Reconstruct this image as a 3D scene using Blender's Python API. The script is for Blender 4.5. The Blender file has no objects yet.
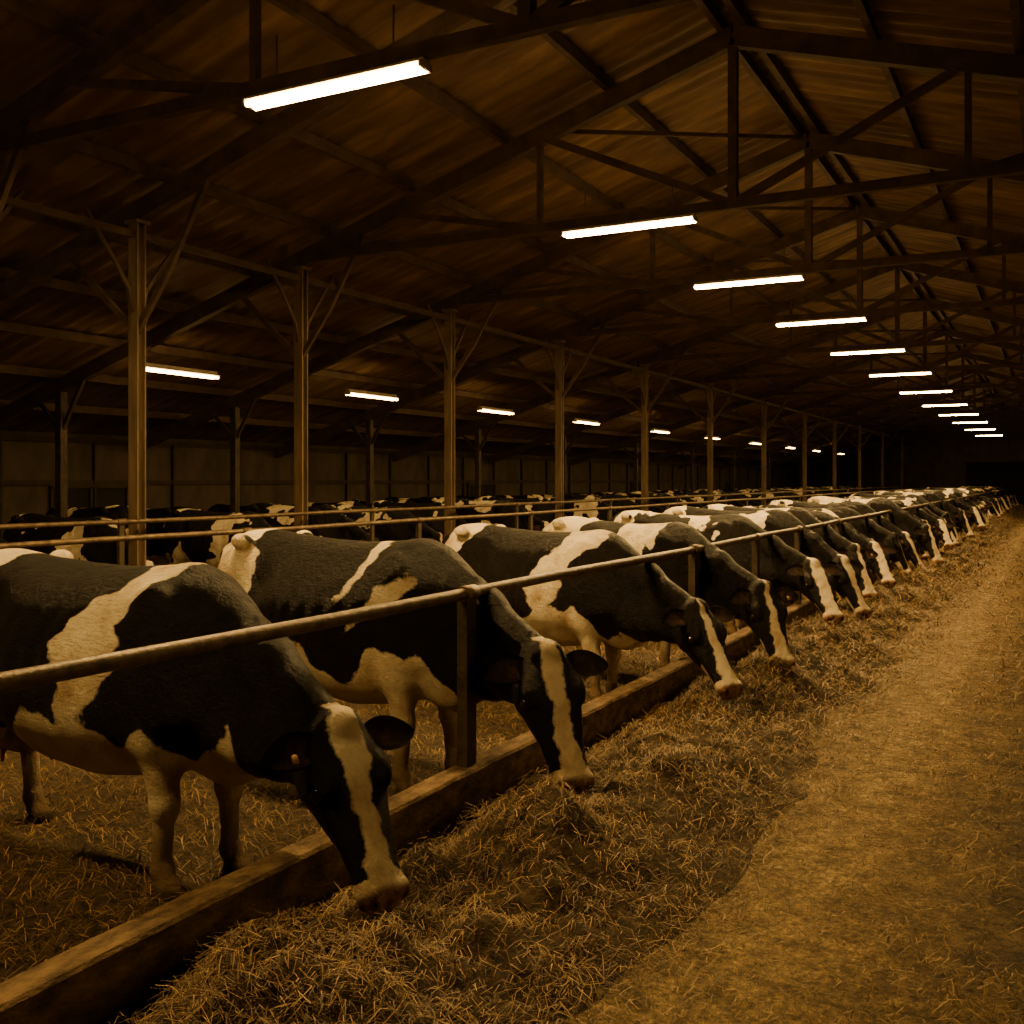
import bpy, bmesh, math, random
import numpy as np
from mathutils import Vector, Matrix
random.seed(7)
rng = np.random.default_rng(11)
S = bpy.context.scene
COL = S.collection

# ------------------------------------------------------------------ materials
def new_mat(name):
    m = bpy.data.materials.new(name); m.use_nodes = True
    nt = m.node_tree; nt.nodes.clear()
    out = nt.nodes.new('ShaderNodeOutputMaterial')
    b = nt.nodes.new('ShaderNodeBsdfPrincipled')
    nt.links.new(b.outputs[0], out.inputs[0])
    return m, nt, b
def ramp(nt, fac, stops):
    r = nt.nodes.new('ShaderNodeValToRGB')
    el = r.color_ramp.elements
    while len(el) < len(stops): el.new(0.5)
    for e, (p, c) in zip(el, stops):
        e.position = p; e.color = (c[0], c[1], c[2], 1)
    nt.links.new(fac, r.inputs[0]); return r.outputs[0]
def noise(nt, scale, detail=4, vec=None, stretch=None, rough=0.6):
    n = nt.nodes.new('ShaderNodeTexNoise'); n.inputs['Scale'].default_value = scale
    n.inputs['Detail'].default_value = detail; n.inputs['Roughness'].default_value = rough
    tc = nt.nodes.new('ShaderNodeTexCoord'); v = tc.outputs['Object']
    if stretch:
        mp = nt.nodes.new('ShaderNodeMapping'); mp.inputs['Scale'].default_value = stretch
        nt.links.new(v, mp.inputs[0]); v = mp.outputs[0]
    nt.links.new(v, n.inputs['Vector']); return n.outputs['Fac']
def bump(nt, b, h, strength, dist=0.02):
    bp = nt.nodes.new('ShaderNodeBump'); bp.inputs['Strength'].default_value = strength
    bp.inputs['Distance'].default_value = dist
    nt.links.new(h, bp.inputs['Height']); nt.links.new(bp.outputs[0], b.inputs['Normal'])
def simple(name, c0, c1, scale=6, rough=0.7, stretch=None, bs=0.4, metal=0.0, mid=(0.35,0.7)):
    m, nt, b = new_mat(name)
    n = noise(nt, scale, 6, stretch=stretch)
    nt.links.new(ramp(nt, n, [(mid[0], c0), (mid[1], c1)]), b.inputs['Base Color'])
    b.inputs['Roughness'].default_value = rough; b.inputs['Metallic'].default_value = metal
    if bs: bump(nt, b, noise(nt, scale*4, 5, stretch=stretch), bs)
    return m
M_truss = simple('truss_timber', (.04,.023,.012), (.095,.058,.03), 5, .8)
M_col = simple('column_painted_steel', (.09,.06,.032), (.20,.135,.075), 3, .65, stretch=(3,3,.6))
M_rail = simple('rail_steel', (.07,.05,.03), (.20,.14,.082), 14, .42, metal=.35, bs=.25)
M_post = simple('post_steel', (.03,.021,.013), (.08,.055,.032), 9, .6, metal=.2)
M_curb = simple('curb_weathered', (.06,.036,.017), (.23,.15,.075), 11, .85, stretch=(1.5,.8,1.5), bs=.9)
M_wall = simple('wall_panel', (.04,.03,.02), (.085,.062,.04), 2.5, .85, stretch=(1,1,.5))
M_batten = simple('wall_batten', (.02,.013,.008), (.045,.03,.018), 4, .8)
M_dark = simple('dark_opening_fill', (.006,.005,.004), (.012,.009,.007), 4, .9)  # near-black fill: the dark of door and window openings put into colour
M_fix = simple('fixture_enamel', (.30,.24,.16), (.45,.37,.26), 10, .5, bs=0)
M_wire = simple('fixture_rod', (.05,.04,.03), (.1,.08,.05), 10, .5, bs=0)
M_roof, nt, b = new_mat('roof_corrugated_sheet')
n = noise(nt, 1.6, 8, stretch=(.5, 2.2, 1)); 
nt.links.new(ramp(nt, n, [(.3,(.065,.038,.019)),(.55,(.165,.10,.05)),(.75,(.31,.195,.10))]), b.inputs['Base Color'])
b.inputs['Roughness'].default_value = .75
def tube_mat(name, strength):
    m = bpy.data.materials.new(name); m.use_nodes = True
    nt = m.node_tree; nt.nodes.clear()
    o = nt.nodes.new('ShaderNodeOutputMaterial'); e = nt.nodes.new('ShaderNodeEmission')
    e.inputs[0].default_value = (1, .60, .19, 1); e.inputs[1].default_value = strength
    nt.links.new(e.outputs[0], o.inputs[0]); return m
M_tube = tube_mat('fluorescent_tube', 125)
M_tube2 = tube_mat('fluorescent_tube_dim', 42)  # dimmer side-row tubes, emission kept low so the roof stays darker
def straw_mat(name, a, bb, c):
    m, nt, b = new_mat(name)
    g = nt.nodes.new('ShaderNodeNewGeometry')
    nt.links.new(ramp(nt, g.outputs['Random Per Island'], [(0,a),(.55,bb),(1,c)]), b.inputs['Base Color'])
    b.inputs['Roughness'].default_value = .65
    return m
M_straw = straw_mat('straw_stalk', (.03,.015,.004), (.13,.075,.021), (.38,.24,.085))
M_haybase = simple('hay_mat_base', (.012,.007,.003), (.085,.05,.017), 22, .9, bs=1.0)
# floor
M_floor, nt, b = new_mat('floor_trodden_chaff')
tc = nt.nodes.new('ShaderNodeTexCoord'); sx = nt.nodes.new('ShaderNodeSeparateXYZ')
nt.links.new(tc.outputs['Object'], sx.inputs[0])
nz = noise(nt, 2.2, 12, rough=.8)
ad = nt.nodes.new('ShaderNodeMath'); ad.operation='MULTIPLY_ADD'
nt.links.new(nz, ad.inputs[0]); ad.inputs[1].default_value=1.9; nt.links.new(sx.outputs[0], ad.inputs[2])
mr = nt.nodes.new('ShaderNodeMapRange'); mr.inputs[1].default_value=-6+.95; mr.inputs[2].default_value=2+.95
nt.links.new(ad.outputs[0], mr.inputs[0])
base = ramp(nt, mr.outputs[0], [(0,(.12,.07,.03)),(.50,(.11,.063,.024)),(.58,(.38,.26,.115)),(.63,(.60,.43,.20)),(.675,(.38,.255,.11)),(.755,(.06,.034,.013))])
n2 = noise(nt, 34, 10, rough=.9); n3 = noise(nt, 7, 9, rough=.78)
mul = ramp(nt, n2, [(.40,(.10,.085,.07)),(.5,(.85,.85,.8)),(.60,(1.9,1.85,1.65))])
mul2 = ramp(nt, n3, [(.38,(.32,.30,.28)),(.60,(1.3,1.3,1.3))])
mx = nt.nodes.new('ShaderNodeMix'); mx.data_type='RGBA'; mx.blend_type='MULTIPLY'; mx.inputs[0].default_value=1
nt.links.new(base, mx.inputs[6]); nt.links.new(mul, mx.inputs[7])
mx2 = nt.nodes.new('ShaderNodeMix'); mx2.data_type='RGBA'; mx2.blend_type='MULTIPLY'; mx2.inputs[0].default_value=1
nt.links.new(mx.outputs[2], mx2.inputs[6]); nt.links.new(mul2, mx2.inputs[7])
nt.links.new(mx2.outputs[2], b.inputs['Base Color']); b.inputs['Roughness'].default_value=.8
hh_ = nt.nodes.new('ShaderNodeMath'); hh_.operation='MULTIPLY_ADD'; nt.links.new(n3,hh_.inputs[0]); hh_.inputs[1].default_value=2.2; nt.links.new(n2,hh_.inputs[2])
bump(nt, b, hh_.outputs[0], 1.0, .06)
# cow coat
M_coat, nt, b = new_mat('holstein_coat')
def attr(nm):
    a = nt.nodes.new('ShaderNodeAttribute'); a.attribute_name = nm; return a.outputs['Fac']
def math_(op, a, b_, c_=None):
    m = nt.nodes.new('ShaderNodeMath'); m.operation = op
    for k, v in enumerate((a, b_, c_)):
        if v is None: continue
        if isinstance(v, (int, float)): m.inputs[k].default_value = v
        else: nt.links.new(v, m.inputs[k])
    return m.outputs[0]
oi = nt.nodes.new('ShaderNodeObjectInfo'); tcc = nt.nodes.new('ShaderNodeTexCoord')
vm = nt.nodes.new('ShaderNodeVectorMath'); vm.operation='ADD'
cmb = nt.nodes.new('ShaderNodeCombineXYZ')
rr_ = math_('MULTIPLY', oi.outputs['Random'], 60.0)
for k in range(3): nt.links.new(rr_, cmb.inputs[k])
nt.links.new(tcc.outputs['Object'], vm.inputs[0]); nt.links.new(cmb.outputs[0], vm.inputs[1])
nv_ = nt.nodes.new('ShaderNodeTexNoise'); nv_.inputs['Scale'].default_value=2.1; nv_.inputs['Detail'].default_value=3
nt.links.new(vm.outputs[0], nv_.inputs['Vector'])
sc = nt.nodes.new('ShaderNodeSeparateColor'); nt.links.new(oi.outputs['Color'], sc.inputs[0])
var = math_('MULTIPLY', math_('MULTIPLY', math_('SUBTRACT', nv_.outputs['Fac'], .545), 2.6), math_('MULTIPLY', sc.outputs[0], attr('body')))
nA = noise(nt, 38, 4)
wsum = math_('ADD', math_('MULTIPLY_ADD', nA, .035, attr('white')), var)
mr = nt.nodes.new('ShaderNodeMapRange'); mr.inputs[1].default_value=.012; mr.inputs[2].default_value=.024
nt.links.new(wsum, mr.inputs[0])
whitec = ramp(nt, noise(nt, 5, 6), [(.32,(.52,.38,.22)),(.5,(.80,.68,.47)),(.7,(.88,.78,.58))])
blackc = ramp(nt, noise(nt, 6, 5), [(.35,(.003,.0025,.002)),(.7,(.009,.006,.004))])
def mixc(f, a, c, nt=nt):
    m = nt.nodes.new('ShaderNodeMix'); m.data_type='RGBA'
    nt.links.new(f, m.inputs[0]) 
    for k, v in ((6,a),(7,c)):
        if isinstance(v, tuple): m.inputs[k].default_value = (*v,1)
        else: nt.links.new(v, m.inputs[k])
    return m.outputs[2]
c = mixc(mr.outputs[0], blackc, whitec)
c = mixc(attr('dirt'), c, (.13,.075,.035))
skin = ramp(nt, noise(nt, 22, 4), [(.4,(.10,.05,.035)),(.6,(.34,.18,.12))])
c = mixc(attr('skin'), c, skin)
c = mixc(attr('hoof'), c, (.05,.035,.022))
nt.links.new(c, b.inputs['Base Color'])
b.inputs['Roughness'].default_value = .48
b.inputs['Specular IOR Level'].default_value = .17
hA = noise(nt, 75, 6, stretch=(.22,1,1), rough=.8); hB = noise(nt, 9, 4, stretch=(1,1,.6))
hs = math_('ADD', hA, math_('MULTIPLY', hB, 3.0))
bump(nt, b, hs, 1.0, .017)
M_eye, nt2, b2 = new_mat('cow_eye'); b2.inputs['Base Color'].default_value=(.012,.007,.004,1); b2.inputs['Roughness'].default_value=.06
M_tag = simple('ear_tag_plastic', (.30,.15,.06), (.38,.2,.08), 5, .5, bs=0)

# ------------------------------------------------------------------ helpers
def link(me, name, mats, loc=(0,0,0), smooth=False):
    ob = bpy.data.objects.new(name, me); COL.objects.link(ob); ob.location = loc
    for m in mats: me.materials.append(m)
    if smooth: me.polygons.foreach_set('use_smooth', [True]*len(me.polygons))
    return ob
def beam(bm, p0, p1, w, h, mi=0, roll=None):
    p0 = Vector(p0); p1 = Vector(p1); d = (p1-p0); L = d.length; d.normalize()
    up = Vector((0,0,1)) if abs(d.z) < .95 else Vector((1,0,0))
    s = d.cross(up).normalized(); u = s.cross(d).normalized()
    vs = []
    for p in (p0, p1):
        for a, c_ in ((-1,-1),(1,-1),(1,1),(-1,1)):
            vs.append(bm.verts.new(p + s*a*w/2 + u*c_*h/2))
    for f in ((0,1,2,3),(7,6,5,4),(0,4,5,1),(1,5,6,2),(2,6,7,3),(3,7,4,0)):
        fc = bm.faces.new([vs[i] for i in f]); fc.material_index = mi
def pipe(bm, pts, r, n=12, mi=0):
    rings = []
    for i, p in enumerate(pts):
        p = Vector(p); a = Vector(pts[max(i-1,0)]); c_ = Vector(pts[min(i+1,len(pts)-1)])
        d = (c_-a).normalized(); up = Vector((0,0,1)) if abs(d.z)<.9 else Vector((1,0,0))
        s = d.cross(up).normalized(); u = s.cross(d)
        rr = r[i] if isinstance(r,(list,tuple)) else r
        rings.append([bm.verts.new(p+(s*math.cos(t)+u*math.sin(t))*rr) for t in [2*math.pi*k/n for k in range(n)]])
    for A,B in zip(rings, rings[1:]):
        for k in range(n):
            f = bm.faces.new((A[k],A[(k+1)%n],B[(k+1)%n],B[k])); f.smooth=True; f.material_index=mi
    f = bm.faces.new(rings[0][::-1]); f.material_index=mi
    f = bm.faces.new(rings[-1]); f.material_index=mi
def finish(bm, name, mats, loc=(0,0,0)):
    bmesh.ops.recalc_face_normals(bm, faces=bm.faces)
    me = bpy.data.meshes.new(name); bm.to_mesh(me); bm.free()
    return link(me, name, mats, loc)
_lat = rng.random((256,256)).astype(np.float32)
def vnoise(x, y):
    xi = np.floor(x).astype(int); yi = np.floor(y).astype(int); fx = x-xi; fy = y-yi
    fx = fx*fx*(3-2*fx); fy = fy*fy*(3-2*fy)
    a=_lat[xi%256,yi%256]; b_=_lat[(xi+1)%256,yi%256]; c_=_lat[xi%256,(yi+1)%256]; d=_lat[(xi+1)%256,(yi+1)%256]
    return (a*(1-fx)+b_*fx)*(1-fy)+(c_*(1-fx)+d*fx)*fy
def sstep(a, b_, x):
    t = np.clip((x-a)/(b_-a),0,1); return t*t*(3-2*t)

# ------------------------------------------------------------------ building shell
RX, RZ, SL = -2.9, 6.6, .31
XL, XR, YF, YB = -15.6, 9.8, -5.0, 76.0
def roofz(x): return RZ - SL*abs(x-RX)
bm = bmesh.new()
vs = [bm.verts.new(p) for p in ((XL,YF,0),(XR,YF,0),(XR,YB,0),(XL,YB,0))]; bm.faces.new(vs)
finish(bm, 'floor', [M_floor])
ny = int((YB-YF)/.045)
ys = np.linspace(YF, YB, ny); off = .022*np.sin(ys*2*math.pi/.27)
verts = []; faces = []
for X in (XL-.3, RX, XR+.3):
    z = roofz(X); verts += [(X, y, z+o_) for y, o_ in zip(ys, off)]
for j in range(2):
    for i in range(ny-1):
        a = j*ny+i; faces.append((a, a+1, a+ny+1, a+ny))
me = bpy.data.meshes.new('ceiling'); me.from_pydata(verts, [], faces); link(me, 'ceiling', [M_roof], smooth=True)
def side_wall(name, X, sgn):
    bm = bmesh.new(); zt = roofz(X)-.03
    beam(bm, (X+sgn*.08, YF, zt/2), (X+sgn*.08, YB, zt/2), .16, zt)
    y = YF+1
    while y < YB:
        beam(bm, (X-sgn*.02, y, .02), (X-sgn*.02, y, zt-.12), .04, .10, 1); y += 1.9
    for z in (.95, 1.75, zt-.12):
        beam(bm, (X-sgn*.025, YF, z), (X-sgn*.025, YB, z), .05, .09, 1)
    return finish(bm, name, [M_wall, M_batten])
side_wall('wall_left', XL, -1); side_wall('wall_right', XR, 1)
def end_wall(name, Y, door):
    bm = bmesh.new()
    def panel(x0,x1,z0):
        v=[(x0,Y,z0),(x1,Y,z0),(x1,Y,roofz(x1)-.03)]
        if x0<RX<x1: v.append((RX,Y,roofz(RX)-.03))
        v.append((x0,Y,roofz(x0)-.03))
        bm.faces.new([bm.verts.new(p) for p in v])
    if door:
        panel(XL,-5.3,0); panel(-5.3,-.7,2.9); panel(-.7,XR,0)
    else: panel(XL,XR,0)
    x = XL+.6
    sg = -1 if Y>0 else 1
    while x < XR:
        if not(door and -5.4<x<-.6): beam(bm,(x,Y+sg*.03,.02),(x,Y+sg*.03,roofz(x)-.1),.1,.05,1)
        x += 1.9
    return finish(bm, name, [M_wall, M_batten])
end_wall('wall_back', YB, True); end_wall('wall_front', YF, False)
bm = bmesh.new()
for k in range(4):
    x0 = -5.25+k*1.14; beam(bm,(x0+.57,YB+.1,.0),(x0+.57,YB+.1,2.88),.08,1.1)
beam(bm,(-5.35,YB-.06,2.95),(-.65,YB-.06,2.95),.1,.14); 
finish(bm, 'door_1', [M_dark])
for i,y in enumerate((13.0, 27.5, 41.0, 55.0)):
    bm=bmesh.new(); beam(bm,(XL+.03,y-.8,1.35),(XL+.03,y+.8,1.35),.03,.62,0)
    for z in (1.02,1.68): beam(bm,(XL+.06,y-.86,z),(XL+.06,y+.86,z),.05,.06,1)
    for yy in (y-.83,y,y+.83): beam(bm,(XL+.06,yy,1.02),(XL+.06,yy,1.68),.05,.05,1)
    finish(bm, 'window_%d'%(i+1), [M_dark, M_batten])

TY = [1.3, 5.7, 7.7, 10.35, 14.0, 18.1, 22.8, 28, 34, 40.3, 46.4, 53, 60.6, 69]
CX = -8.5; CXR = 2*RX-CX; TIE = 4.62
for y in TY:
    bm = bmesh.new()
    rz = lambda x: roofz(x)-.27
    for a,c_ in ((XL,RX),(XR,RX)):
        beam(bm,(a,y,rz(a)),(c_,y,rz(c_)),.11,.20)
    beam(bm,(RX,y,rz(RX)-.1),(RX,y,TIE if y!=7.7 else rz(RX)-.5),.09,.09)
    if y != 7.7:
        x0 = CX; x1 = CXR
        beam(bm,(x0,y,TIE),(x1,y,TIE),.08,.10)
        for s in (-1,1):
            beam(bm,(RX+s*2.2,y,TIE),(RX+s*2.2,y,rz(RX+s*2.2)),.06,.06)
            beam(bm,(RX,y,TIE),(RX+s*2.2,y,rz(RX+s*2.2)),.06,.08)
            beam(bm,(RX+s*2.2,y,TIE),(RX+s*4.2,y,rz(RX+s*4.2)),.05,.07)
    for cx in (CX, CXR):
        for s in (-1,1):
            xe = cx+s*1.0
            pts=[(cx,y,3.35),(cx+s*.45,y,3.95 if s*(RX-cx)>0 else 3.72),(xe,y,rz(xe)-.05)]
            for p,q in zip(pts,pts[1:]): beam(bm,p,q,.05,.06)
    for cx in (CX, CXR):
        for s in (-1,1):
            h=rz(cx)-.1
            pts=[(cx,y+s*.06,3.55),(cx,y+s*.12,3.8),(cx,y+s*.3,4.05),(cx,y+s*.65,h)]
            for p,q in zip(pts,pts[1:]): beam(bm,p,q,.03,.04)
    finish(bm,'roof_truss',[M_truss])
    for cx in (CX, CXR):
        bm=bmesh.new(); h=rz(cx)-.1
        beam(bm,(cx,y,0),(cx,y,h),.10,.025)     
        for s in (-1,1): beam(bm,(cx,y+s*.05,0),(cx,y+s*.05,h),.018,.13)
        beam(bm,(cx,y,0),(cx,y,.05),.28,.28)
        beam(bm,(cx,y,h-.02),(cx,y,h+.02),.18,.18)
        ob=finish(bm,'support_column',[M_col])
    for cx in (-13.0, 2*RX+13.0):
        bm=bmesh.new(); h=rz(cx)-.1
        beam(bm,(cx,y,0),(cx,y,h),.12,.12); beam(bm,(cx,y,0),(cx,y,.04),.22,.22)
        beam(bm,(cx,y,h-.6),(cx+.5,y,rz(cx+.5)-.05),.05,.06)
        beam(bm,(cx,y,h-.6),(cx-.5,y,rz(cx-.5)-.05),.05,.06)
        finish(bm,'support_post',[M_post])
bm = bmesh.new()
for s in (-1,1):
    d=.12
    while d < 12.6:
        x=RX+s*d
        beam(bm,(x,YF,roofz(x)-.105),(x,YB,roofz(x)-.105),.07,.12); d+=1.25
for cx in (CX,CXR): beam(bm,(cx,YF,roofz(cx)-.5),(cx,YB,roofz(cx)-.5),.06,.07)
finish(bm,'roof_purlins',[M_truss])
bm=bmesh.new()
for i in range(3,len(TY)-1):
    for (xa,xb) in ((-8.4,-5.1),(-5.1,-2.95)):
        beam(bm,(xa,TY[i],roofz(xa)-.2),(xb,TY[i+1],roofz(xb)-.2),.035,.05)
finish(bm,'roof_bracing',[M_truss])

# ------------------------------------------------------------------ fluorescent fixtures
def fixture_mesh(mt):
    bm=bmesh.new(); L=1.5
    beam(bm,(-L/2,0,.050),(L/2,0,.050),.06,.05,0)
    beam(bm,(-L/2,0,.018),(L/2,0,.018),.13,.012,0)
    for s in (-1,1):
        beam(bm,(s*L/2,-.07,-.002),(s*L/2,.07,-.002),.02,.05,0)
        pipe(bm,[(-L/2+.01,s*.042,-.016),(L/2-.01,s*.042,-.016)],.018,10,1)
        pipe(bm,[(s*.5,0,.07),(s*.5,0,.45)],.006,6,2)
    bmesh.ops.recalc_face_normals(bm, faces=bm.faces)
    me=bpy.data.meshes.new('fluorescent_light'); bm.to_mesh(me); bm.free()
    for m in (M_fix,mt,M_wire): me.materials.append(m)
    return me
FM=fixture_mesh(M_tube); FM2=fixture_mesh(M_tube2)
def lamp(x,y,z,rot,power,fm=FM):
    ob=bpy.data.objects.new('fluorescent_light',fm); COL.objects.link(ob)
    ob.location=(x,y,z); ob.rotation_euler=(0,0,rot)
    if not power: return
    L=bpy.data.lights.new('tube_glow','AREA'); L.shape='RECTANGLE'; L.size=1.4; L.size_y=.10
    L.energy=power; L.color=(1,.61,.20)
    lo=bpy.data.objects.new('tube_glow',L); COL.objects.link(lo); lo.parent=ob; lo.location=(0,0,-.04)
LX=[-4.4,-4.4,-4.05,-3.72,-3.55,-3.5,-3.5,-3.5,-3.5,-3.5,-3.5,-3.5,-3.5,-3.5]
LY=[1.3,5.7,10.35,14.0,18.1,22.8,28,34,40.3,46.4,53,60.6,69]
for i,y in enumerate(LY):
    lamp(LX[i],y-.0,4.52,0,130 if i==0 else (290 if y<47 else 0))
for y in [6.0,10.7,15.4,20.1,25.1,30.9,36.5,42.6,49,55,62]:
    lamp(-11,y,3.33,math.pi/2,7 if y<22 else 0,FM2)
for y in [1.3,6.0,10.7,15.4,20.1,25.1]:  # right-hand row out of view, added to light cow faces and path
    lamp(5.2,y,3.33,math.pi/2,70 if y<12 else 30,FM2)

# ------------------------------------------------------------------ feed barrier
CU=-2.75
bm=bmesh.new()
ncu=300
ysc=np.linspace(0,YB-6,ncu)
prof=[(-.07,0),(.07,0),(.07,.27),(.058,.285),(-.058,.285),(-.07,.27)]
rings=[]
for y in ysc:
    j=.006*math.sin(y*3.1)+.004*math.sin(y*11.7)
    rings.append([bm.verts.new((CU+px_+j*(pz>.1),y,pz+j*(pz>.1))) for px_,pz in prof])
for A,B in zip(rings,rings[1:]):
    for k in range(6): bm.faces.new((A[k],A[(k+1)%6],B[(k+1)%6],B[k]))
bm.faces.new(rings[0]); bm.faces.new(rings[-1][::-1])
finish(bm,'feed_trough_curb',[M_curb])
RZL=1.2
def fence(name,x,zs,posts,y0,y1,r=.031,pw=.1):
    bm=bmesh.new()
    for z in zs: pipe(bm,[(x,y,z+.004*math.sin(y*1.3)) for y in np.linspace(y0,y1,60)],r,14,0)
    for y in posts:
        beam(bm,(x-.01,y,0),(x-.01,y,max(zs)-.015),pw,pw*.6,1)
        for z in zs: pipe(bm,[(x,y-.06,z),(x,y+.06,z)],r*1.35,14,0)
    return finish(bm,name,[M_rail,M_post])
fence('feed_rail',CU,[RZL],[.7,4.72,8.6,10.7]+[12.7+2.6*i for i in range(21)],0,70)
fence('pen_rail',-7.0,[1.3,.75],[1.5+3.1*i for i in range(22)],0,70,.025,.07)
fence('pen_rail',CX+.22,[1.38],[3+4.3*i for i in range(15)],0,70,.024,.06)

# ------------------------------------------------------------------ hay
def hay_h_left(x,y):
    e=vnoise(y*1.1+3,x*0+7)*.4+vnoise(y*3.7,x*0+17)*.15
    p=sstep(-1.05-e,-2.05,x)*(.18+.82*sstep(CU+.05,CU+.5,x))
    cl=vnoise(x*5+2,y*4.5+8); c2=vnoise(x*9+32,y*8+5)
    return p*(.02+.22*vnoise(x*2.3+5,y*1.9)+.15*cl*cl+.07*c2*c2+.05*vnoise(x*16,y*16+9))
def hay_h_right(x,y):
    p=sstep(-.9,.4,x)
    return .003+p*.08*vnoise(x*5+50,y*5)
def hay_h_pen(x,y):
    return .012+.05*vnoise(x*2+90,y*2+4)*vnoise(x*.8+9,y*.8+40)+.0*x
def hay(name,hf,x0,x1,y0,y1,n,yp,base=True,dens=None,step=.04,fl=0,ls=1.):
    V=[];F=[];MI=[]
    nv=0
    if base:
        xs=np.arange(x0,x1+1e-6,step); 
        yy=[y0]
        while yy[-1]<y1: yy.append(yy[-1]+max(step,(yy[-1])*.008))
        yy=np.array(yy); X,Y=np.meshgrid(xs,yy,indexing='ij'); Z=hf(X,Y)-.008
        V.append(np.stack([X.ravel(),Y.ravel(),Z.ravel()],1))
        a=(np.arange(len(xs)-1)[:,None]*len(yy)+np.arange(len(yy)-1)[None]).ravel()
        F.append(np.stack([a,a+len(yy),a+len(yy)+1,a+1],1)); MI.append(np.zeros(len(a),int)); nv=len(V[0])
    u=rng.random(n); y=y0+(y1-y0)*u**yp; x=x0+(x1-x0)*rng.random(n)
    if dens is not None:
        k=rng.random(n)<dens(x,y); x=x[k];y=y[k]
    n=len(x)
    dist=np.maximum(y,3.)
    L=ls*(.04+.10*rng.random(n))*np.clip(dist/7,1,2.2); W=(.0012+.0013*rng.random(n))*np.clip(dist/5,1,5)
    clump=vnoise(x*7+1,y*7+2)
    yaw=rng.random(n)*np.pi+vnoise(x*3,y*3)*5; pit=rng.normal(0,.40,n)*(1-.7*fl); cur=rng.normal(0,1.5,n)
    C=np.stack([x,y,np.maximum(hf(x,y),0)+.002+(.015+.08*clump**2)*(1-fl)*rng.random(n)**1.5],1)
    lo=[]
    for s in (-1,0,1):
        a=yaw+cur*s*.5
        p=C+np.stack([np.cos(a)*L*s*.5,np.sin(a)*L*s*.5,np.sin(pit)*L*s*.5+ (-.012 if s else 0.01)*np.ones(n)],1)
        w=np.stack([-np.sin(a)*W,np.cos(a)*W,np.zeros(n)],1)*(1 if s==0 else .6)
        lo+= [p-w,p+w]
    P=np.stack(lo,1)
    P[:,:,2]=np.maximum(P[:,:,2],.004)
    b0=nv+np.arange(n)*6
    V.append(P.reshape(-1,3))
    F.append(np.stack([b0,b0+1,b0+3,b0+2],1)); F.append(np.stack([b0+2,b0+3,b0+5,b0+4],1))
    MI+= [np.ones(n,int),np.ones(n,int)]
    V=np.concatenate(V);F=np.concatenate(F);MI=np.concatenate(MI)
    me=bpy.data.meshes.new(name); me.vertices.add(len(V)); me.vertices.foreach_set('co',V.astype(np.float32).ravel())
    me.loops.add(F.size); me.loops.foreach_set('vertex_index',F.astype(np.int32).ravel())
    me.polygons.add(len(F)); me.polygons.foreach_set('loop_start',(np.arange(len(F))*4).astype(np.int32))
    me.polygons.foreach_set('material_index',MI.astype(np.int32)); me.update(calc_edges=True)
    ob=link(me,name,[M_haybase,M_straw]); return ob
hay('feed_hay',hay_h_left,CU+.08,-.95,1.2,74,115000,2.6,dens=lambda x,y:(sstep(-.95,-1.7,x+.3*(vnoise(x*3+4,y*2.5)-.5))*.93+.05)*(.35+.65*sstep(.15,.55,vnoise(x*6+3,y*6))),step=.035)
hay('feed_hay',hay_h_right,-1.1,1.2,1.2,74,75000,2.4,base=False,dens=lambda x,y:sstep(-1.1,.05,x+.6*(vnoise(x*2.2,y*2.2)-.5))*(.12+.88*vnoise(x*4,y*4)**1.5))
hay('straw_bedding',hay_h_pen,-6.9,CU-.1,1.0,30,60000,1.8,step=.08)
hay('loose_straw',lambda x,y:x*0+.001,-1.8,-.2,1.5,30,22000,2.2,base=False,fl=1,ls=.38)

# ------------------------------------------------------------------ cows
f32=np.float32
def smin(a,b_,k):
    h=np.clip(.5+.5*(b_-a)/k,0,1); return b_*(1-h)+a*h-k*h*(1-h)
def caps(P,a,b_,ra,rb):
    a=np.array(a,f32); b_=np.array(b_,f32); ab=b_-a
    x=P[0]-a[0];y=P[1]-a[1];z=P[2]-a[2]
    t=np.clip((x*ab[0]+y*ab[1]+z*ab[2])/float(ab@ab),0,1)
    return np.sqrt((x-t*ab[0])**2+(y-t*ab[1])**2+(z-t*ab[2])**2)-(ra+(rb-ra)*t)
def ell(P,c_,r):
    x=(P[0]-c_[0])/r[0];y=(P[1]-c_[1])/r[1];z=(P[2]-c_[2])/r[2]
    k0=np.sqrt(x*x+y*y+z*z)+1e-6; k1=np.sqrt((x/r[0])**2+(y/r[1])**2+(z/r[2])**2)+1e-6
    return k0*(k0-1)/k1
def tab(xs,vs_,sm=.02):
    g=np.linspace(xs[0],xs[-1],500); v=np.interp(g,xs,vs_)
    k=max(1,int(sm/(g[1]-g[0]))); ker=np.hanning(2*k+3); ker/=ker.sum()
    vp=np.pad(v,(k+1,k+1),mode='edge'); return g,np.convolve(vp,ker,'valid')
def ev(T,x): return np.interp(x,T[0],T[1]).astype(f32)
bx=[-1.68,-1.64,-1.52,-1.32,-1.05,-.75,-.45,-.2,0,.15,.28,.36]
T_top=tab(bx,[1.27,1.36,1.42,1.44,1.41,1.39,1.385,1.40,1.42,1.38,1.27,1.14],.06)
T_bot=tab(bx,[1.10,.98,.84,.73,.58,.47,.44,.47,.52,.58,.66,.82],.06)
T_hw=tab(bx,[.03,.14,.24,.31,.375,.425,.42,.355,.29,.23,.16,.05],.05)
HS=1.22
hx=[k*HS for k in [-.07,-.04,0,.07,.16,.26,.36,.44,.505,.535,.558,.575]]
H_hw=tab(hx,[k*HS for k in [.03,.078,.11,.134,.140,.112,.086,.079,.087,.079,.060,.022]],.015)
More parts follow.
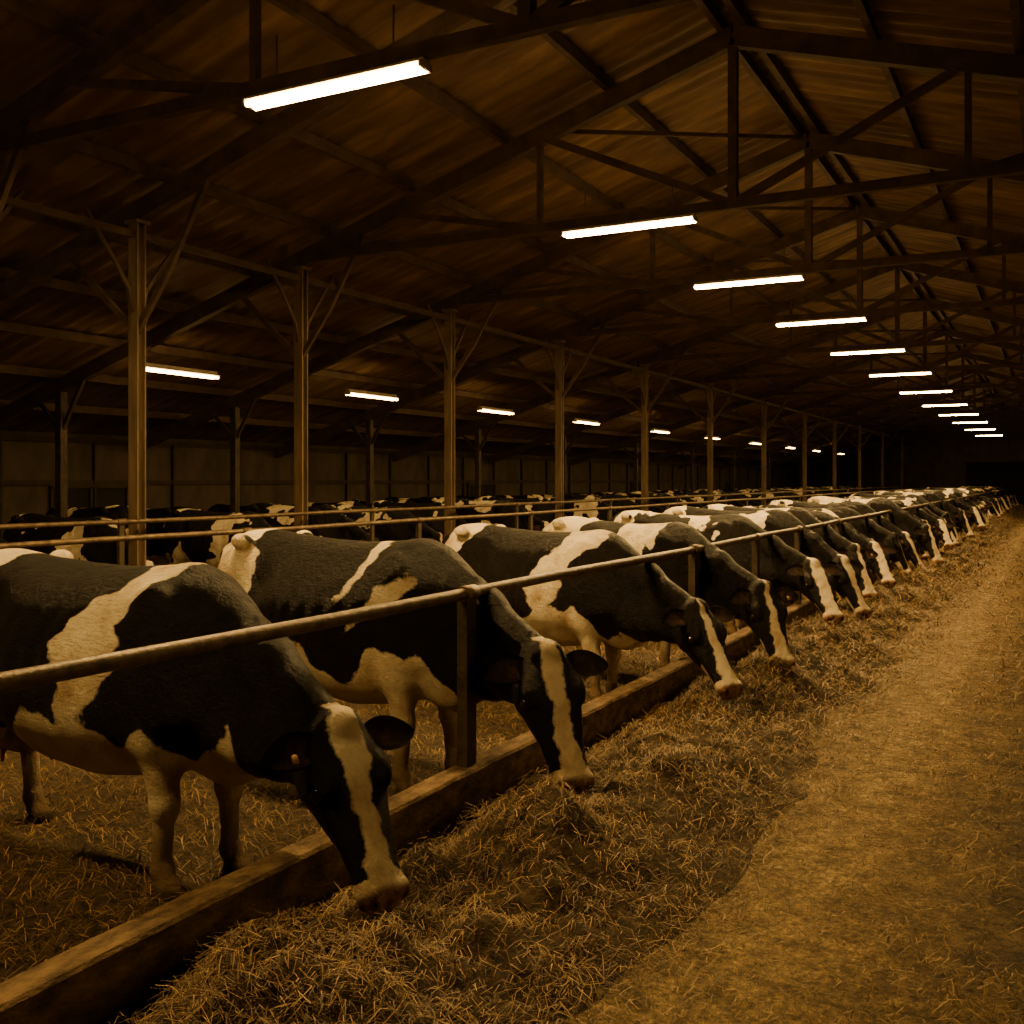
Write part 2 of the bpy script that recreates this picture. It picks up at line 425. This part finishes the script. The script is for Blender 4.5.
H_tp=tab(hx,[k*HS for k in [-.05,-.015,.005,.014,.012,-.003,-.008,-.006,-.008,-.022,-.042,-.068]],.015)
H_bt=tab(hx,[k*HS for k in [-.10,-.14,-.18,-.225,-.245,-.205,-.155,-.134,-.133,-.124,-.108,-.085]],.015)
def frame(yaw,pit,roll=0):
    d=np.array([math.cos(pit)*math.cos(yaw),math.cos(pit)*math.sin(yaw),-math.sin(pit)])
    u=np.array([math.sin(pit)*math.cos(yaw),math.sin(pit)*math.sin(yaw),math.cos(pit)])
    s=np.cross(u,d)
    if roll:
        d=d*math.cos(roll)+s*math.sin(roll); s=np.cross(u,d)
    return d,s,u
def cow_sdf(P,c_):
    X,Y,Z=P
    top=ev(T_top,X);bot=ev(T_bot,X);hw=ev(T_hw,X)
    cz=(top+bot)/2-.03; hh=np.where(Z>cz,top-cz,cz-bot); q=(Z-cz)/hh
    w=hw*np.where(q>0,1-.24*np.clip(q,0,1.2)**2,1-.05*np.clip(q,-1.5,0)**2)
    r=(np.abs(Y/w)**2.25+np.abs(q)**2.25)**(1/2.25)
    f=(r-1)*np.minimum(w,hh)*.9
    f=np.maximum(f,np.abs(X+.66)-1.03)
    AY=np.abs(Y); PA=(X,AY,Z)
    f=f+.006*np.sin(X*50-Z*8)*np.exp(-((X+.55)/.33)**2)*np.exp(-((Z-.98)/.25)**2)
    f=f+.05*np.exp(-((X+1.08)/.12)**2-((Z-1.14)/.13)**2)
    f=smin(f,ell(PA,(-1.30,.255,1.37),(.07,.055,.05)),.07)
    f=smin(f,ell(PA,(-1.60,.11,1.25),(.06,.05,.06)),.08)
    f=smin(f,ell(PA,(-.06,.195,1.06),(.13,.085,.28)),.06)
    f=smin(f,ell(PA,(.10,.185,.86),(.12,.09,.13)),.05)
    f=smin(f,ell(PA,(-1.40,.18,1.0),(.20,.14,.31)),.08)
    f=smin(f,ell(P,(.22,0,.66),(.18,.13,.18)),.10)
    f=smin(f,ell(P,(-1.22,0,.57),(.20,.16,.14)),.05)
    for tx,ty in ((-1.13,.07),(-1.3,.07)):
        f=smin(f,caps(PA,(tx,ty,.48),(tx,ty+.005,.39),.018,.013),.02)
    for s in (1,-1):
        o=c_['legs'][0 if s>0 else 1]; oh=c_['legs'][2 if s>0 else 3]; y=s*.17
        f=smin(f,caps(P,(.0,s*.17,.95),(-.05,y,.70),.14,.110),.07)
        f=smin(f,caps(P,(-.05,y,.72),(o*.5,y,.42),.098,.060),.05)
        f=smin(f,ell(P,(o*.5+.006,y,.40),(.062,.058,.078)),.03)
        f=smin(f,caps(P,(o*.5,y,.40),(o,y,.14),.047,.040),.03)
        f=smin(f,ell(P,(o,y,.125),(.054,.051,.049)),.02)
        f=smin(f,caps(P,(o+.01,y,.11),(o+.045,y,.05),.044,.052),.02)
        f=smin(f,ell(P,(o+.05,y,.022),(.084,.064,.055)),.015)
        yh=s*.18
        f=smin(f,caps(P,(-1.36,s*.17,.95),(-1.20,s*.20,.78),.17,.13),.07)
        f=smin(f,caps(P,(-1.22,s*.19,.78),(-1.47+oh*.6,yh,.51),.125,.062),.06)
        f=smin(f,ell(P,(-1.50+oh*.6,yh,.505),(.064,.048,.072)),.03)
        f=smin(f,caps(P,(-1.49+oh*.6,yh,.50),(-1.46+oh,yh,.15),.050,.041),.03)
        f=smin(f,ell(P,(-1.46+oh,yh,.13),(.054,.050,.047)),.02)
        f=smin(f,caps(P,(-1.45+oh,yh,.11),(-1.41+oh,yh,.05),.044,.052),.02)
        f=smin(f,ell(P,(-1.40+oh,yh,.022),(.084,.064,.055)),.015)
    tl=[(-1.60,0,1.34),(-1.70,0,1.20),(-1.72,.02,.90),(-1.70,.03,.62),(-1.70,.02,.42)]
    for i,(a,b_) in enumerate(zip(tl,tl[1:])):
        f=smin(f,caps(P,a,b_,[.035,.026,.022,.035][i],[.026,.022,.026,.015][i]),.02)
    po=np.array(c_['poll']); d,s_,u=c_['fr']
    th=po+d*.14-u*.17; mid=np.array([.42,po[1]*.25,.5*(1.22+po[2])+.02])
    cr=po-u*.07-d*.02
    n=caps(P,(-.04,0,1.22),tuple(mid),.13,.10); n=smin(n,caps(P,tuple(mid),tuple(cr),.10,.075),.08)
    m2=np.array([.44,po[1]*.3,.5*(.84+th[2])])
    n2=caps(P,(.10,0,.86),tuple(m2),.23,.155); n2=smin(n2,caps(P,tuple(m2),tuple(th),.155,.09),.08)
    n=smin(n,n2,.14)
    n=n+.007*np.sin(X*42+Z*24)*np.exp(-((X-.45)/.2)**2)
    f=smin(f,n,.09)
    x=X-po[0];y=Y-po[1];z=Z-po[2]
    t=x*d[0]+y*d[1]+z*d[2]; s=x*s_[0]+y*s_[1]+z*s_[2]; v=x*u[0]+y*u[1]+z*u[2]
    s=np.abs(s)
    hw=ev(H_hw,t);tp=ev(H_tp,t);bt=ev(H_bt,t); cz=tp-(tp-bt)*.36
    hh=np.where(v>cz,tp-cz,cz-bt); q=(v-cz)/hh
    w=hw*np.where(q>0,1-.14*np.clip(q,0,1.2)**3,1-.40*np.clip(-q,0,1.2)**1.5)
    r=(np.abs(s/w)**2.6+np.abs(q)**2.6)**(1/2.6)
    h=(r-1)*np.minimum(w,hh)*.85
    h=np.maximum(h,np.maximum(-.07*HS-t,t-.575*HS))
    Q=(t/HS,s/HS,v/HS); K=HS
    h=h/K
    h=smin(h,ell(Q,(.150,.108,-.020),(.062,.034,.030)),.025)
    h=smin(h,ell(Q,(.12,.068,-.135),(.08,.050,.078)),.03)
    h=smin(h,ell(Q,(-.02,0,-.01),(.05,.07,.04)),.04)
    h=smin(h,ell(Q,(.52,.053,-.042),(.035,.036,.036)),.02)
    h=smin(h,caps(Q,(.24,.090,-.055),(.40,.064,-.06),.016,.012),.03)
    h=-smin(-h,ell(Q,(.185,.147,-.048),(.032,.026,.024)),.012)
    h=-smin(-h,ell(Q,(.548,.057,-.036),(.022,.015,.020)),.006)
    h=-smin(-h,caps(Q,(.42,.087,-.098),(.57,.05,-.092),.008,.010),.010)
    h=h*K
    f=smin(f,h,.03)
    return np.maximum(f,-Z)
def nets(fn,lo,hi,h):
    n=[int(math.ceil((b_-a)/h))+1 for a,b_ in zip(lo,hi)]
    ax=[(lo[i]+np.arange(n[i])*h).astype(f32) for i in range(3)]
    G=np.meshgrid(*ax,indexing='ij'); F=fn(G)
    ins=F<0; c=np.zeros([k-1 for k in n],np.int8)
    cor=[(i,j,k) for i in (0,1) for j in (0,1) for k in (0,1)]
    sl=lambda i,m:slice(i,m-1+i)
    for i,j,k in cor: c+=ins[sl(i,n[0]),sl(j,n[1]),sl(k,n[2])]
    act=(c>0)&(c<8); I=np.argwhere(act); ids=-np.ones(act.shape,int); ids[act]=np.arange(len(I))
    acc=np.zeros((len(I),3)); cnt=np.zeros(len(I))
    for a in cor:
        for axx in range(3):
            if a[axx]: continue
            b_=list(a); b_[axx]=1
            v0=F[I[:,0]+a[0],I[:,1]+a[1],I[:,2]+a[2]]; v1=F[I[:,0]+b_[0],I[:,1]+b_[1],I[:,2]+b_[2]]
            m=(v0<0)!=(v1<0); t=np.where(m,v0/np.where(m,v0-v1,1),0)
            p=np.zeros((len(I),3))+np.array(a); p[:,axx]+=t
            acc[m]+=p[m]; cnt[m]+=1
    V=(I+acc/cnt[:,None])*h+np.array(lo)
    Q=[]
    for axx in range(3):
        o=[i for i in range(3) if i!=axx]
        A=np.take(ins,range(n[axx]-1),axx); B=np.take(ins,range(1,n[axx]),axx)
        E=np.argwhere(A!=B); E=E[(E[:,o[0]]>0)&(E[:,o[1]]>0)&(E[:,o[0]]<n[o[0]]-1)&(E[:,o[1]]<n[o[1]]-1)]
        fl=A[E[:,0],E[:,1],E[:,2]]
        def cell(da,db):
            e_=E.copy(); e_[:,o[0]]-=da; e_[:,o[1]]-=db; return ids[e_[:,0],e_[:,1],e_[:,2]]
        q=np.stack([cell(1,1),cell(0,1),cell(0,0),cell(1,0)],1)
        if axx==1: fl=~fl
        q[~fl]=q[~fl][:,::-1]; Q.append(q)
    return V,np.concatenate(Q)
def make_cow(c_):
    c_['fr']=frame(c_['yaw'],c_['pit'],c_.get('roll',0)); d,s_,u=[a for a in c_['fr']]
    po=np.array(c_['poll']); fn=lambda G:cow_sdf(G,c_)
    V1,Q1=nets(fn,(-1.80,-.50,-.03),(1.65,.50,1.56),.0165)
    hc=po+d*.30-u*.09; R=np.array([.42,.42,.42])
    lo=hc-R;hi=hc+R
    lo[2]=max(lo[2],-.02)
    V2,Q2=nets(fn,tuple(lo),tuple(hi),.009)
    inb=np.all((V1>lo+.03)&(V1<hi-.03),axis=1); Q1=Q1[~inb[Q1].all(1)]
    V=np.concatenate([V1,V2]); Q=np.concatenate([Q1,Q2+len(V1)])
    MI=np.zeros(len(Q),int)
    nbody=len(V)
    EV=[];EF=[];EM=[];EW=[];ES=[]
    base=nbody
    for sg in (-1,1):
        root=po+d*.05+s_*sg*.118-u*.030
        ed=s_*sg*.95+u*.05
        ed=ed/np.linalg.norm(ed)
        wd=d-ed*(d@ed); wd/=np.linalg.norm(wd); nd=np.cross(ed,wd); 
        if nd@u<0: nd=-nd
        nl,nw=14,9; g=[]
        for side in (0,1):
            for i in range(nl+1):
                t=i/nl; L=.24*t
                w=.070*(math.sin(math.pi*min(1,(t*.82+.18)))**.7)+.004
                for j in range(nw):
                    q=-1+2*j/(nw-1)
                    cup=.030*(1-q*q)*(1-t*.6)
                    thick=.012*(1-abs(q)**3)*(1-t**6)
                    p=root+ed*L+wd*(w*q-.02*t*t)-nd*(cup+(thick if side else 0))+np.array([0,0,-.045*t*t])
                    g.append(p); EW.append(-.1); ES.append(.34*(1-abs(q)**2)*(1-t) if not side else 0)
        EV+=g; m=(nl+1)*nw
        for side in (0,1):
            for i in range(nl):
                for j in range(nw-1):
                    a=base+side*m+i*nw+j; q=(a,a+1,a+nw+1,a+nw)
                    EF.append(q if side==0 else q[::-1]); EM.append(0)
        for i in range(nl):
            for j in (0,nw-1):
                a=base+i*nw+j; EF.append((a,a+nw,a+m+nw,a+m)); EM.append(0)
        for j in range(nw-1):
            a=base+nl*nw+j; EF.append((a,a+1,a+m+1,a+m)); EM.append(0)
        base+=2*m
        ec=po+d*.185*HS+s_*sg*.123*HS-u*.046*HS; r=.030
        for i in range(9):
            for j in range(14):
                th_=math.pi*i/8; ph=2*math.pi*j/14
                EV.append(ec+r*(s_*sg*math.cos(th_)+d*math.sin(th_)*math.cos(ph)*1.15+u*math.sin(th_)*math.sin(ph))); EW.append(0); ES.append(0)
        for i in range(8):
            for j in range(14):
                a=base+i*14; EF.append((a+j,a+(j+1)%14,a+14+(j+1)%14,a+14+j)); EM.append(1)
        base+=126
        if c_['tag']==sg or c_['tag']==2:
            tc_=root+ed*.11+wd*.03+nd*.004
            for dz in (0,.004):
                for a_,b_ in ((-.012,-.012),(.012,-.012),(.015,.022),(-.015,.022)):
                    EV.append(tc_+ed*a_+wd*b_+nd*dz); EW.append(0); ES.append(0)
            for q in ((0,1,2,3),(7,6,5,4),(0,4,5,1),(1,5,6,2),(2,6,7,3),(3,7,4,0)):
                EF.append(tuple(base+k for k in q)); EM.append(2)
            base+=8
    EV=np.array(EV); V=np.concatenate([V,EV]); Q=np.concatenate([Q,np.array(EF)]); MI=np.concatenate([MI,np.array(EM)])
    x,y,z=V.T; P=V-po; t=P@d/HS; s=P@s_/HS; v=P@u/HS
    k=c_['seed']
    wx=x+.05*np.sin(7*z+5*y+k)+.028*np.sin(19*z-9*x+k*2)+.012*np.sin(47*z+31*y)
    wz=z+.05*np.sin(6*x+4*y+k*3)+.028*np.sin(17*x+11*y+k)+.012*np.sin(43*x+k)
    wf=np.full(len(V),-1.)
    for (side,cx,cz,rx,rz,rot) in c_['white']:
        ca,sa=math.cos(rot),math.sin(rot); a=(wx-cx)*ca+(wz-cz)*sa; b_=-(wx-cx)*sa+(wz-cz)*ca
        e_=(1-np.sqrt((a/rx)**2+(b_/rz)**2))*min(rx,rz)
        if side: e_=np.where(y*side>-.02,e_,-1)
        wf=np.maximum(wf,e_)
    belly=np.minimum(.66-wz+.10*np.sin(3*x+k), .40-x)
    wf=np.maximum(wf,belly); 
    legs=np.minimum(c_.get('legz',.72)-wz,.45-x); wf=np.maximum(wf,legs)
    for (side,cx,cz,rx,rz,rot) in c_['black']:
        ca,sa=math.cos(rot),math.sin(rot); a=(wx-cx)*ca+(wz-cz)*sa; b_=-(wx-cx)*sa+(wz-cz)*ca
        e_=(1-np.sqrt((a/rx)**2+(b_/rz)**2))*min(rx,rz)
        if side: e_=np.where(y*side>-.02,e_,-1)
        wf=np.minimum(wf,-e_)
    hm=(t>-.09)&(x>.45)&(v<.1)&(np.abs(s)<.18)
    bw=np.interp(t,[-.05,.02,.10,.2,.35,.45,.5,.58],c_['blaze'])
    blaze=np.minimum(bw-np.abs(s+.006*np.sin(30*t+k)+.004*np.sin(71*t+2*k)), (v+.062)*1.0)
    muz=np.where(t>.47,.05-np.abs(t-.50),-1)
    jaw=np.minimum(t-.33,-.085-v)
    hf_=np.maximum(np.maximum(blaze,muz),jaw)
    wf=np.where(hm,hf_,wf)
    wf[nbody:]=np.array(EW)
    sk=np.where(hm,sstep(.495,.525,t)*sstep(-.125,-.09,v),0)
    sk=np.maximum(sk,np.where((x<-1.0)&(x>-1.45)&(z<.60)&(z>.37)&(np.abs(y)<.15),.8*sstep(.62,.56,z),0))
    sk=np.maximum(sk,.3*np.where(x<.4,np.exp(-((z-.48)/.06)**2)*(np.abs(y)<.2),0))
    sk[nbody:]=np.array(ES)
    ho=np.where(x<.9,1-sstep(.055,.075,z),0); ho=np.where(hm,0,ho)
    di=.75*(1-sstep(.1,.5,z+.08*np.sin(9*x+13*y)))+.18*(1-sstep(.5,.8,z)); di=np.where(x>.5,0,di)
    di=np.maximum(di,np.where(x<-1.45,.35*(1-sstep(.7,1.2,z)),0))
    body=sstep(.55,.75,z)*(1-sstep(.2,.5,x))
    me=bpy.data.meshes.new('cow'); me.vertices.add(len(V)); me.vertices.foreach_set('co',V.astype(f32).ravel())
    me.loops.add(Q.size); me.loops.foreach_set('vertex_index',Q.astype(np.int32).ravel())
    me.polygons.add(len(Q)); me.polygons.foreach_set('loop_start',(np.arange(len(Q))*4).astype(np.int32))
    me.polygons.foreach_set('material_index',MI.astype(np.int32)); me.update(calc_edges=True)
    me.polygons.foreach_set('use_smooth',np.ones(len(Q),bool))
    for nm,a in (('white',wf),('skin',sk),('hoof',ho),('dirt',di),('body',body)):
        me.attributes.new(nm,'FLOAT','POINT').data.foreach_set('value',a.astype(f32))
    for m_ in (M_coat,M_eye,M_tag): me.materials.append(m_)
    nose=po+d*.56*HS-u*.05
    return me,nose
R_=math.radians
BZ=[.04,.060,.058,.038,.036,.050,.075,.09]
variants=[
 dict(poll=(.86,-.05,.82),yaw=R_(-16),pit=R_(60),roll=R_(0),legs=(.02,-.03,.03,-.05),tag=-1,seed=1.3,blaze=BZ,
      white=[(0,-.26,1.16,.13,.46,-.38),(0,-1.45,1.42,.27,.22,0),(0,-.42,.60,.40,.16,0),(0,-1.35,.8,.18,.2,0)],
      black=[(0,.16,.92,.27,.33,0)],legz=.60),
 dict(poll=(.88,-.08,.87),yaw=R_(-28),pit=R_(60),legs=(.05,-.04,-.04,.05),tag=0,seed=4.1,blaze=[.03,.048,.048,.036,.042,.052,.07,.085],
      white=[(0,-1.42,1.34,.20,.26,.3),(0,-.28,1.25,.035,.14,-.6),(0,-.10,1.08,.05,.17,-.8),(0,-1.25,.98,.10,.32,.4),(0,.05,.62,.3,.16,0),(0,-.5,.66,.10,.26,.5)],
      black=[],legz=.58),
 dict(poll=(.90,-.05,.87),yaw=R_(-18),pit=R_(54),legs=(-.03,.05,.0,.04),tag=0,seed=2.2,blaze=[.0,.02,.03,.032,.045,.06,.08,.09],
      white=[(0,-1.42,1.33,.17,.30,-.1),(0,-.22,1.14,.15,.45,-.5),(0,-.35,.6,.4,.2,0)],
      black=[(0,.15,.9,.2,.3,0)],legz=.62),
 dict(poll=(.90,.02,.88),yaw=R_(-20),pit=R_(62),legs=(.04,-.02,.03,.0),tag=1,seed=5.7,blaze=[.01,.02,.025,.03,.045,.06,.08,.09],
      white=[(0,-.95,1.2,.75,.55,0),(0,-.1,1.38,.2,.16,0)],
      black=[(0,-.75,1.28,.24,.2,.3),(0,-1.45,1.08,.16,.2,0),(0,.2,1.05,.30,.45,0)],legz=.7),
 dict(poll=(.92,.0,.90),yaw=R_(-34),pit=R_(50),legs=(.0,.04,-.03,.03),tag=0,seed=3.4,blaze=[.03,.055,.065,.06,.06,.07,.085,.09],
      white=[(0,-1.3,1.36,.3,.2,.2),(0,-.45,1.38,.2,.24,0),(0,-.15,.9,.2,.3,.3)],
      black=[(0,.15,1.0,.2,.3,0)],legz=.65),
 dict(poll=(.88,-.04,.92),yaw=R_(8),pit=R_(66),legs=(.03,.0,.04,-.03),tag=0,seed=6.6,blaze=[.0,.01,.02,.022,.03,.05,.07,.09],
      white=[(0,-.75,1.38,.28,.18,0),(0,-1.58,1.2,.12,.3,0),(0,-.3,.75,.25,.25,0)],
      black=[],legz=.6)]
CM=[make_cow(v) for v in variants]
def put(vi,nx,ny_,ang,vary=1.0,sc=1.0):
    me,nose=CM[vi]; a=math.radians(ang); R=Matrix.Rotation(a,3,'Z'); p=R@Vector(nose)*sc
    ob=bpy.data.objects.new('cow',me); COL.objects.link(ob)
    ob.location=(nx-p.x,ny_-p.y,0); ob.rotation_euler=(0,0,a); ob.scale=(sc,sc,sc)
    ob.color=(vary,0,0,1)
for vi,nx,ny_,a,sc in [(0,-2.2,3.18,-3,1.01),(1,-2.08,4.62,-9,1.03),(2,-2.0,7.15,-12,.99),(3,-1.95,8.5,-20,1),(4,-1.98,10.9,-12,1),(0,-1.95,12.6,-12,1.01)]:
    put(vi,nx,ny_,a,0 if ny_<9 else .6,sc)
y=14.0; i=1
while y<70:
    put([1,3,4,2,5,0,3][i%7],-2.0+random.uniform(-.22,.15),y,random.uniform(-24,-2),1,random.uniform(.94,1.04)); y+=random.uniform(1.15,1.6); i+=1
def clear(y,rot_y=0): return all(abs(y-t)>.7 for t in TY)
y=3.2;i=0
while y<69:
    if clear(y): put([3,1,4,0,2,5][i%6],-8.95+random.uniform(-.15,.0),y,random.uniform(-4,4),.8,random.uniform(.94,1.0)); y+=random.uniform(1.2,1.9); i+=1
    else: y+=.2
y=3.8
while y<69:
    if clear(y): put([2,4,3,5,1,0][i%6],-15.1+random.uniform(0,.1),y,180+random.uniform(-3,3),.8,random.uniform(.95,1.0)); y+=random.uniform(1.25,2.2); i+=1
    else: y+=.2

# ------------------------------------------------------------------ world + camera
w=bpy.data.worlds.new('barn_dark'); S.world=w; w.use_nodes=True
w.node_tree.nodes['Background'].inputs[0].default_value=(.10,.06,.03,1); w.node_tree.nodes['Background'].inputs[1].default_value=.03
cam=bpy.data.cameras.new('camera'); co=bpy.data.objects.new('camera',cam); COL.objects.link(co)
co.location=(0,0,1.8); co.rotation_euler=(math.radians(90),0,math.radians(27.8))
cam.lens=36.14; cam.sensor_width=36; cam.shift_y=-.03125; cam.clip_end=200
S.camera=co
